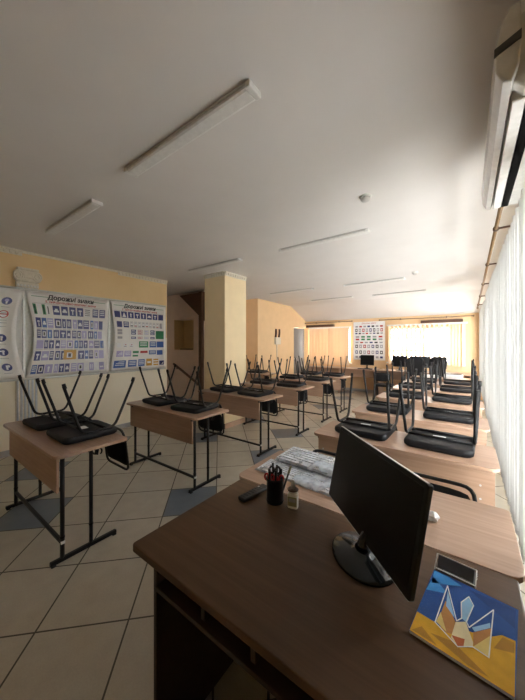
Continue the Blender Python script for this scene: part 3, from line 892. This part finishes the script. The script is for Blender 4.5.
# the column beside the blinds
RX = -.44
RY = [1.165, 2.10, 3.03, 4.03, 5.0, 5.95, 6.9]
deskR = None
for i, y in enumerate(RY):
    lab = ['light wood desk pushed against the back of the dark teacher desk', 'light wood desk second in the blinds-side column, behind the big monitor', 'light wood desk third in the blinds-side column',
           'light wood desk fourth in the blinds-side column', 'light wood desk fifth in the blinds-side column', 'light wood desk sixth in the blinds-side column', 'light wood desk last in the blinds-side column, with papers'][i]
    if deskR is None:
        deskR = make_desk(1.185, .46, .14, .05, lab, True); deskR.location = (RX-.005, y, 0)
        for xx in (.50, -.50):
            for zz in (.64, .56):
                b = MB(); b.lathe([(.006, 0), (.006, .003)], M['glint_screw'], 10, mat=Matrix.Translation((xx, .0125, zz)) @ Matrix.Rotation(PI/2, 4, 'X')); b.build('screw', deskR)
    else: dup(deskR, (RX, y, 0), (0, 0, rng.uniform(-.008, .008)), lab)
    if 0 < i < 6:
        for k, dx in enumerate((-.25, .275)):
            flipped(RX+dx+rng.uniform(-.015, .015), y+.30, rng.uniform(-.05, .05), 'upturned black chair on the %s blinds-side desk, %s' % (ORD[i], 'aisle end' if k == 0 else 'blinds end'))
put_chair((-.64, 1.425, 0), (0, 0, 0), 'upright black chair tucked under the light desk, behind the keyboards')
put_chair((-.165, 1.425, 0), (0, 0, 0), 'upright black chair tucked under the light desk, behind the big monitor')
# spare desk in the corner behind the pillar
dup(desk0, (-4.50, 5.42, 0), (0, 0, 0), 'spare student desk in the corner behind the pillar')
flipped(-4.33, 5.73, .15, 'upturned black chair on the spare corner desk behind the pillar')

# ------------------------------------------------------------------ teacher desk
td = thing('teacher_desk', 'dark brown teacher desk with open cubby shelf under its top', 'desk', (0, 0, 0))
x0, x1, y0, y1 = -.985, .125, .54, 1.158
b = MB(); b.prism(rrect(x0, x1, y0, y1, (.015, .015, .01, .01)), .731, .757, 'z', M['dark'], .004, 3); b.build('tabletop', td)
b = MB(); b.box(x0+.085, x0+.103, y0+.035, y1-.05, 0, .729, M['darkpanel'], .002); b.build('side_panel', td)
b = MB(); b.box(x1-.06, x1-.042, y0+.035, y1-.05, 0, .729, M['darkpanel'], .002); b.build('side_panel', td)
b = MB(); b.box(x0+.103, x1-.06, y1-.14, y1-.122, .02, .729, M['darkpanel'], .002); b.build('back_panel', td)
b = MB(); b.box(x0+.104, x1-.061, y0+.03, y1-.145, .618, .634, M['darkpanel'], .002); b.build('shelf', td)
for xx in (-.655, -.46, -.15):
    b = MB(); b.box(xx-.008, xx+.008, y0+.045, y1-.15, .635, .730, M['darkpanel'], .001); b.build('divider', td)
b = MB(); b.tube([(-.42, .60, .57), (-.41, .585, .35), (-.45, .65, .15), (-.44, .80, .006), (-.30, .95, .006)], .004, M['rubber'], 6, .08)
b.tube([(-.42, .60, .57), (-.42, .62, .617)], .004, M['rubber'], 6)
tag(b.build('power_cable'), 'thin black cable hanging below the teacher desk shelf', 'cable')

ZT = .7572
# monitor
def make_monitor(name, label, w, h, zlo, loc, rz, tilt, base_r, base_dx):
    r = thing(name, label, 'monitor', loc, (0, 0, rz))
    # local: screen faces -y and leans back by tilt about its lower edge
    TR = Matrix.Translation((0, 0, zlo)) @ Matrix.Rotation(-tilt, 4, 'X') @ Matrix.Translation((0, 0, -zlo))
    b = MB(); b.prism(rrect(-w/2, w/2, zlo, zlo+h, .008, 3), 0, .016, 'y', M['blackpl'], .003, mat=TR)
    b.box(-w/2+.03, w/2-.03, .016, .045, zlo+.04, zlo+h-.04, M['blackpl'], .014, 2, mat=TR); case = b.build('housing', r)
    b = MB(); b.box(-w/2+.014, w/2-.014, -.0012, .0005, zlo+.024, zlo+h-.014, M['screen'], mat=TR); b.build('screen', case)
    for z0, nm in ((zlo-.0006, 'lower_edge_glint'), (zlo+h-.0016, 'upper_edge_glint')):  # pale strips paint in the light reflected along the glossy bezel edges
        b = MB(); b.box(-w/2+.006, w/2-.006, .001, .008, z0, z0+.0030, M['glint_screw'], mat=TR); b.build(nm, case)
    b = MB(); b.lathe([(base_r, 0), (base_r, .006), (base_r-.008, .012), (.05, .018), (.034, .024), (.030, .028)], M['gloss'], 40, (base_dx, -.005, 0), .80); b.build('stand_base', r)
    b = MB(); b.tube([(base_dx, -.005, .02), (base_dx*.8, .004, zlo-.006), (base_dx*.6, .05, zlo+.05), (base_dx*.6, .065, zlo+.13)], .022, M['gloss'], 12, .03); b.build('neck', r)
    return r
mon = make_monitor('desktop_monitor', 'large black monitor turned sideways on the teacher desk', .539, .309, .049, (-.3147, 1.0039, ZT), -.7814, .19, .122, .042)

# remote control
rc = thing('remote_control', 'slim black remote control lying near the pen cup', 'remote control', (-.83, 1.065, ZT), (0, 0, -.12))
b = MB(); b.box(-.022, .022, -.085, .085, 0, .018, M['blackpl'], .006, 3); b.build('casing', rc)
b = MB()
for i in range(7):
    for j in range(3): b.box(-.014+j*.010, -.007+j*.010, -.07+i*.018, -.06+i*.018, .0181, .0195, M['grey' if (i == 6 and j == 0) else 'black'], .0005)
b.build('buttons', rc)

# pen cup with its contents
cx, cy = -.715, 1.075
pc = thing('pen_cup', 'black mesh pen cup on the teacher desk', 'pen cup', (cx, cy, ZT))
b = MB(); b.lathe([(.034, 0), (.039, .002), (.039, .108), (.041, .112), (.037, .112), (.036, .006), (.001, .005)], M['blackpl'], 28); b.build('cup', pc)
for z in (.012, .106):
    b = MB(); b.tube([(.0395*math.cos(a*PI/12), .0395*math.sin(a*PI/12), z) for a in range(24)], .0025, M['tube'], 6, closed=True); b.build('wire_rim', pc)
def pen(name, label, cat, dx, dy, lx, ly, L, m, m2, grp='pens in the cup'):
    r = thing(name, label, cat, (cx+dx, cy+dy, ZT+.007), group=grp)
    a = Vector((0, 0, 0)); d = Vector((lx, ly, 1)).normalized()
    b = MB(); b.tube([a, a+d*L*.78], .0045, m, 8); b.build('barrel', r)
    b = MB(); b.tube([a+d*L*.78, a+d*L], .0055, m2, 8); b.build('cap', r)
pen('pen', 'dark blue pen in the cup, leaning towards the monitor', 'pen', .018, .004, .06, .05, .145, M['bluepen'], M['blackpl'])
pen('pen', 'black pen in the middle of the pen cup', 'pen', -.004, .018, -.02, .06, .15, M['blackpl'], M['blackpl'])
pen('pen', 'black marker leaning to the wall side of the pen cup', 'pen', -.02, .0, -.08, -.02, .135, M['blackpl'], M['bluepen'])
pen('pencil', 'thin grey pencil sticking out highest from the pen cup', 'pencil', .014, .02, .30, .12, .165, M['black'], M['gluelabel'])
pen('pen', 'black pen at the teacher side of the pen cup', 'pen', -.008, -.02, -.03, -.06, .152, M['blackpl'], M['blackpl'])
pen('pen', 'black felt pen beside the red handles in the pen cup', 'pen', .012, -.018, .05, -.03, .148, M['blackpl'], M['tube'])
pen('pen', 'black capped pen at the back of the pen cup', 'pen', -.016, .014, -.05, .02, .158, M['tube'], M['blackpl'])
def scissors(label, dx, dy, rz, m, lean, L, rr):
    r = thing('scissors', label, 'scissors', (cx+dx, cy+dy, ZT+.007), (lean, 0, rz), group='scissors in the cup')
    b = MB()
    for s in (-1, 1): b.prism([(s*.002, 0), (s*.009, L*.5), (s*.006, L), (-s*.003, L)], s*.0012-.0008, s*.0012+.0008, 'y', M['frame'])
    b.build('blades', r)
    for s in (-1, 1):
        b = MB(); b.tube([(s*.014+rr*math.cos(a*PI/8), 0, L+rr*1.2+rr*1.5*math.sin(a*PI/8)) for a in range(16)], .0045, m, 8, closed=True); b.build('handle', r)
scissors('black handled scissors standing highest in the pen cup', .002, -.004, .5, M['blackpl'], 0, .128, .010)
scissors('red handled scissors at the monitor side of the pen cup', .022, -.006, .9, M['redpl'], .0, .092, .010)
scissors('red handled scissors at the wall side of the pen cup', -.022, -.012, .2, M['redpl'], .0, .090, .010)

# glue bottle
g = thing('glue_bottle', 'small white glue bottle beside the pen cup', 'bottle', (-.625, 1.083, ZT), (0, 0, .25))
b = MB(); b.prism(rrect(-.023, .023, -.015, .015, .010), 0, .066, 'z', M['glue'], .004)
b.lathe([(.021, .064), (.018, .074), (.011, .080), (.010, .084)], M['glue'], 20, sy=.75); b.build('body', g)
b = MB(); b.box(-.0205, .0205, -.0157, -.0147, .012, .052, M['gluelabel']); b.box(-.015, .015, -.0162, -.0156, .030, .046, M['grey']); b.build('label', g)
b = MB(); b.lathe([(.024, .078), (.025, .082), (.018, .084)], M['brownrail'], 24); b.build('collar', g)
b = MB(); b.lathe([(.009, .084), (.0085, .104), (.007, .108), (.006, .120), (.003, .124)], M['white'], 16); b.build('nozzle', g)

# keyboards in clear wrap
def keyboard(label, cx_, cy_, z, rz, L, D):
    r = thing('wrapped_keyboard', label, 'keyboard', (cx_, cy_, z), (0, 0, rz), group='wrapped white keyboards')
    b = MB(); b.prism([(-D/2, 0), (D/2, 0), (D/2, .024), (-D/2, .012)], -L/2, L/2, 'x', M['kbody'], .002); b.build('body', r)
    b = MB(); n = 22
    for row in range(6):
        for k in range(n):
            if row == 0 and 5 < k < 11: continue
            yy = -D/2+.015+row*(D-.03)/6; xx = -L/2+.012+k*(L-.024)/n; w = (L-.024)/n
            zz = .012+.012*(yy+D/2)/D
            b.box(xx+.0015, xx+w-.0015, yy+.0015, yy+(D-.03)/6-.002, zz-.001, zz+.007, M['keys'])
    b.build('keys', r)
    # crinkled clear film over it
    t = bmesh.new(); nx, ny = 26, 9; gr = []
    for i in range(nx+1):
        row = []
        for j in range(ny+1):
            u = i/nx*2-1; v = j/ny*2-1
            e = min(1-abs(u), 1-abs(v))
            hgt = .018*min(1, e*4)+.004+.008*(v+1)/2+.007*abs(math.sin(i*.75)*math.sin(j*1.2+.4))*min(1, e*4)
            row.append(t.verts.new((u*(L/2+.012), v*(D/2+.012), max(.001, hgt+(rng.uniform(-.0015, .0025) if e > 0 else 0)))))
        gr.append(row)
    for i in range(nx):
        for j in range(ny):
            f = t.faces.new([gr[i][j], gr[i+1][j], gr[i+1][j+1], gr[i][j+1]]); f.smooth = True
    b = MB(); b.merge(t, M['film']); b.build('clear_wrap', r)
keyboard('white wrapped keyboard at the front of the pile by the pen cup', -.74, 1.338, .757, -.045, .47, .13)
keyboard('white wrapped keyboard lying behind the front one on the light desk', -.73, 1.505, .757, -.04, .46, .14)
keyboard('white wrapped keyboard on top of the other two', -.69, 1.475, .797, -.065, .45, .18)

# crumpled film scrap
b = MB(); t = bmesh.new(); bmesh.ops.create_icosphere(t, subdivisions=2, radius=.026)
for v in t.verts: v.co *= rng.uniform(.7, 1.15)
for v in t.verts: v.co.z = max(-.016, v.co.z*.75)
b.merge(t, M['paper']); tag(b.build('crumpled_wrap', loc=(-.115, 1.345, .7715)), 'crumpled white scrap on the light desk beside the monitor', 'scrap')

# booklet with the painted cover
bk = thing('booklet', 'booklet with blue and yellow cover on the teacher desk corner', 'booklet', (-.118, .784, ZT), (0, 0, -.125))
BW, BH = .196, .258
ax = Vector((1, 0)); sk = .025       # slight skew of the curled sheet is ignored
b = MB(); b.box(0, BW, 0, BH, .0, .007, M['paper'], .001); b.build('pages', bk)
c = MB()
def P(u, v, l): return (u*BW*1.0, v*BH, .0072+l*.00025)
def pg(pts, k, l): c.poly([P(u, v, l) for u, v in pts], M['b_'+k])
c.box(-.001, BW+.001, -.001, BH+.001, .0070, .0072, M['b_sky'])
pg([(0, 0), (1, 0), (.99, .57), (.86, .552), (.726, .425), (.351, .333), (.195, .258), (0, .26)], 'field', 1)
pg([(0, .62), (.25, .72), (.02, .88)], 'skyl', 1); pg([(.006, .99), (.2, .99), (.38, .946), (.026, .758)], 'skyl', 1)
pg([(.45, .95), (.98, .72), (.98, .98)], 'skyd', 1); pg([(.55, .60), (.99, .60), (.9, .75)], 'skyl', 1) if False else None
pg([(.201, .108), (.422, .163), (.792, .032), (.606, .018)], 'fieldd', 2); pg([(.02, .02), (.3, .02), (.1, .12)], 'fieldd', 2); pg([(.80, .35), (.98, .42), (.98, .54), (.87, .53)], 'fieldd', 2)
OUT = [(.22, .833), (.215, .254), (.485, .135), (.616, .228), (.769, .216), (.757, .818), (.55, .421), (.513, .472), (.549, .736), (.482, .83), (.416, .692), (.459, .481), (.417, .415)]
pg([(.22, .833), (.215, .254), (.485, .135), (.616, .228), (.769, .216), (.757, .818), (.55, .421), (.417, .415)], 'orange', 3) if False else None
pg([(.22, .80), (.215, .254), (.329, .235), (.417, .415)], 'sky', 3)
pg([(.237, .28), (.25, .60), (.41, .40), (.404, .233), (.33, .21)], 'orange', 4)
pg([(.237, .416), (.222, .27), (.35, .22)], 'yellow', 5)
pg([(.239, .76), (.394, .435), (.27, .535)], 'lblue', 5)
pg([(.409, .40), (.506, .47), (.613, .28), (.616, .228), (.485, .135), (.404, .19)], 'cream', 4)
pg([(.404, .22), (.532, .26), (.534, .177), (.483, .143)], 'redor', 5)
pg([(.595, .40), (.755, .56), (.765, .40), (.62, .244)], 'orange', 4)
pg([(.755, .46), (.766, .222), (.62, .234)], 'yellow', 5)
pg([(.42, .69), (.483, .82), (.543, .73), (.505, .47), (.462, .485)], 'lblue', 4)
pg([(.561, .435), (.75, .78), (.755, .56), (.60, .395)], 'sky', 4); pg([(.575, .44), (.74, .62), (.75, .56), (.61, .41)], 'lblue', 5)
n = len(OUT)
for i in range(n):
    A = Vector(OUT[i]); B = Vector(OUT[(i+1) % n])
    A2 = Vector((A.x*BW, A.y*BH)); B2 = Vector((B.x*BW, B.y*BH)); d = (B2-A2).normalized(); q = Vector((-d.y, d.x))*.0013; e = d*.0012
    z = .0072+7*.00025
    c.poly([((A2-e+q).x, (A2-e+q).y, z), ((A2-e-q).x, (A2-e-q).y, z), ((B2+e-q).x, (B2+e-q).y, z), ((B2+e+q).x, (B2+e+q).y, z)], M['b_line'])
c.build('cover', bk)
b = MB(); b.box(-.004, BW+.010, -.004, BH+.004, .0094, .0097, M['sleeve']); b.build('clear_sleeve', bk)

# acrylic holder
hd = thing('card_holder', 'clear acrylic card holder with dark cards behind the booklet', 'card holder', (-.030, 1.082, ZT), (0, 0, -.11))
b = MB()
b.prism([(-.030, 0), (.035, 0), (.035, .0025), (-.026, .0025), (.004, .029), (.002, .031), (-.030, .004)], -.052, .052, 'x', M['acrylic'], .0006)
b.prism([(-.036, 0), (-.032, 0), (-.038, .012), (-.042, .012)], -.052, .052, 'x', M['acrylic'], .0006)
for s in (-1, 1):
    b.tube([(s*.052, -.036, .002), (s*.052, .003, .031)], .0016, M['white'], 6)
b.tube([(-.052, -.040, .011), (.052, -.040, .011)], .0014, M['white'], 6); b.tube([(-.052, .003, .031), (.052, .003, .031)], .0014, M['white'], 6)
b.build('stand', hd)
b = MB(); b.prism([(-.026, .006), (-.022, .006), (.002, .030), (-.002, .032)], -.047, .047, 'x', M['cards'], .0006); b.build('cards', hd)

# ------------------------------------------------------------------ far end: computer desks
def computer_desk(w, label):
    r = thing('computer_desk', label, 'desk', group='computer desks along the far wall')
    b = MB(); b.box(-w/2, w/2, -.30, .30, .73, .757, M['desk'], .003); b.build('tabletop', r)
    for s in (-1, 0, 1):
        b = MB(); b.box(s*(w/2-.02)-.009, s*(w/2-.02)+.009, -.27, .28, 0, .729, M['deskpanel'], .002); b.build('side_panel', r)
    b = MB(); b.box(-w/2+.03, -.01, -.05, -.034, .50, .729, M['deskpanel'], .002); b.box(.01, w/2-.03, -.05, -.034, .50, .729, M['deskpanel'], .002); b.build('modesty_panel', r)
    return r
cd = computer_desk(2.1, 'long wooden computer desk under the peach blinds'); cd.location = (-3.16, 8.48, 0)
dup(cd, (-.98, 8.48, 0), (0, 0, 0), 'long wooden computer desk under the grille window')
small = None
for x, y, rz, lab in ((-2.40, 8.50, 0, 'small black monitor below the sign chart'), (-1.52, 8.45, 0, 'small black monitor under the grille window, next to the sign chart'),
                      (-.98, 8.42, .15, 'small black monitor in the middle under the grille window'), (-.56, 8.45, -.9, 'small black monitor under the grille window, near the corner')):
    if small is None:
        small = make_monitor('computer_monitor', lab, .39, .30, .10, (x, y, .757), rz, .08, .10, 0); small['group'] = 'small monitors along the far wall'
        b = MB(); b.box(-.2, .2, -.26, -.14, 0, .018, M['blackpl'], .004)
        tag(b.build('keyboard', loc=(x, y, .757)), 'black keyboard in front of the monitor below the sign chart', 'keyboard')
    else: dup(small, (x, y, .757), (0, 0, rz), lab)

def office_chair(label):
    r = thing('office_chair', label, 'chair', group='black swivel chairs at the computer desks')
    b = MB()
    for k in range(5):
        a = 2*PI*k/5+.3
        b.tube([(0, 0, .10), (.22*math.cos(a), .22*math.sin(a), .065)], .018, M['blackpl'], 8)
    b.build('star_base', r)
    for k in range(5):
        a = 2*PI*k/5+.3
        b = MB(); b.tube([(.22*math.cos(a)-.012, .22*math.sin(a), .029), (.22*math.cos(a)+.012, .22*math.sin(a), .029)], .028, M['rubber'], 10); b.build('caster', r)
    b = MB(); b.tube([(0, 0, .09), (0, 0, .46)], .025, M['tube'], 12); b.build('gas_lift', r)
    b = MB(); b.prism(rrect(-.23, .23, -.22, .22, .08), .45, .53, 'z', M['fabric'], .025, 3); b.build('seat', r)
    b = MB(); b.prism(rrect(-.19, .19, .62, 1.19, .14), -.30, -.24, 'y', M['fabric'], .022, 3); b.build('backrest', r)
    b = MB(); b.tube([(0, -.05, .455), (0, -.31, .46), (0, -.315, .80)], .018, M['blackpl'], 8, .06); b.build('back_support', r)
    for s in (-1, 1):
        b = MB(); b.tube([(s*.22, -.08, .47), (s*.27, -.08, .49), (s*.27, -.08, .70), (s*.27, .14, .70)], .014, M['blackpl'], 8, .04); b.build('armrest', r)
    return r
oc = office_chair('black swivel chair before the middle far monitor'); oc.location = (-1.02, 7.88, 0)
dup(oc, (-.42, 7.78, 0), (0, 0, -.6), 'black swivel chair turned sideways, beside the papers desk')
dup(oc, (-1.78, 7.75, -.22), (0, 0, .1), 'low black chair at the far desks below the sign chart') if False else None
put_chair((-1.75, 7.75, 0), (0, 0, PI), 'upright black chair below the sign chart and far monitor')

# paper piles on the last desk
for k, (dx, dy, rz, h, lab) in enumerate(((-.2, .22, .1, .05, 'flat white stack of papers on the last blinds-side desk, aisle side'), (.20, .24, -.12, .09, 'tall white stack of papers on the last blinds-side desk, by the blinds'))):
    r = thing('paper_stack', lab, 'papers', (RX+dx, 6.9+dy, .755), (0, 0, rz), group='paper stacks')
    n = int(h/.01)
    b = MB()
    for q in range(n): b.box(-.15+rng.uniform(-.01, .01), .15+rng.uniform(-.01, .01), -.11+rng.uniform(-.01, .01), .11+rng.uniform(-.01, .01), q*.01, q*.01+.0095, M['paper'], .001)
    b.build('sheets', r)
    if k:
        b = MB(); b.box(-.14, .15, -.10, .11, n*.01, n*.01+.012, M['black'], .002); b.build('folder', r)

# ------------------------------------------------------------------ daylight
w = bpy.data.worlds.new('sky'); scene.world = w; w.use_nodes = True
nt = w.node_tree; bg = nt.nodes['Background']
bg.inputs['Color'].default_value = (1.0, .99, .98, 1); bg.inputs['Strength'].default_value = 9.0

def portal(name, loc, rot, sx, sy):
    l = bpy.data.lights.new(name, 'AREA'); l.shape = 'RECTANGLE'; l.size = sx; l.size_y = sy
    l.cycles.is_portal = True
    o = bpy.data.objects.new(name, l); COL.objects.link(o); o.location = loc; o.rotation_euler = rot
portal('window_portal_a', (XR+.3, (W3[0]+W3[1])/2, (W3[2]+W3[3])/2), (0, PI/2, 0), W3[3]-W3[2], W3[1]-W3[0])
portal('window_portal_b', (XR+.3, (W4[0]+W4[1])/2, (W4[2]+W4[3])/2), (0, PI/2, 0), W4[3]-W4[2], W4[1]-W4[0])
portal('window_portal_c', ((W1[0]+W1[1])/2, YB+.3, (W1[2]+W1[3])/2), (-PI/2, 0, 0), W1[1]-W1[0], W1[3]-W1[2])
portal('window_portal_d', ((W2[0]+W2[1])/2, YB+.3, (W2[2]+W2[3])/2), (-PI/2, 0, 0), W2[1]-W2[0], W2[3]-W2[2])

s = bpy.data.lights.new('sun', 'SUN'); s.energy = 5; s.angle = .01; s.color = (1, .92, .80)
so = bpy.data.objects.new('sun', s); COL.objects.link(so)
so.rotation_euler = Vector((.30, -1, -.85)).to_track_quat('-Z', 'Y').to_euler()

# ------------------------------------------------------------------ camera
cam = bpy.data.cameras.new('camera'); co = bpy.data.objects.new('camera', cam); COL.objects.link(co)
F = 280.7
cam.sensor_fit = 'HORIZONTAL'; cam.sensor_width = 36; cam.lens = 36*F/525
cam.shift_y = -5.9/525; cam.clip_start = .02
yaw = math.atan(205.4/F)
co.location = (0, 0, 1.48); co.rotation_euler = (PI/2, 0, yaw)
scene.camera = co
vs = scene.view_settings
vs.view_transform = 'Standard'; vs.look = 'None'; vs.gamma = 1; vs.use_curve_mapping = False; vs.exposure = 1.2
scene.cycles.max_bounces = 12; scene.cycles.diffuse_bounces = 8; scene.cycles.transparent_max_bounces = 12
scene.cycles.use_denoising = True
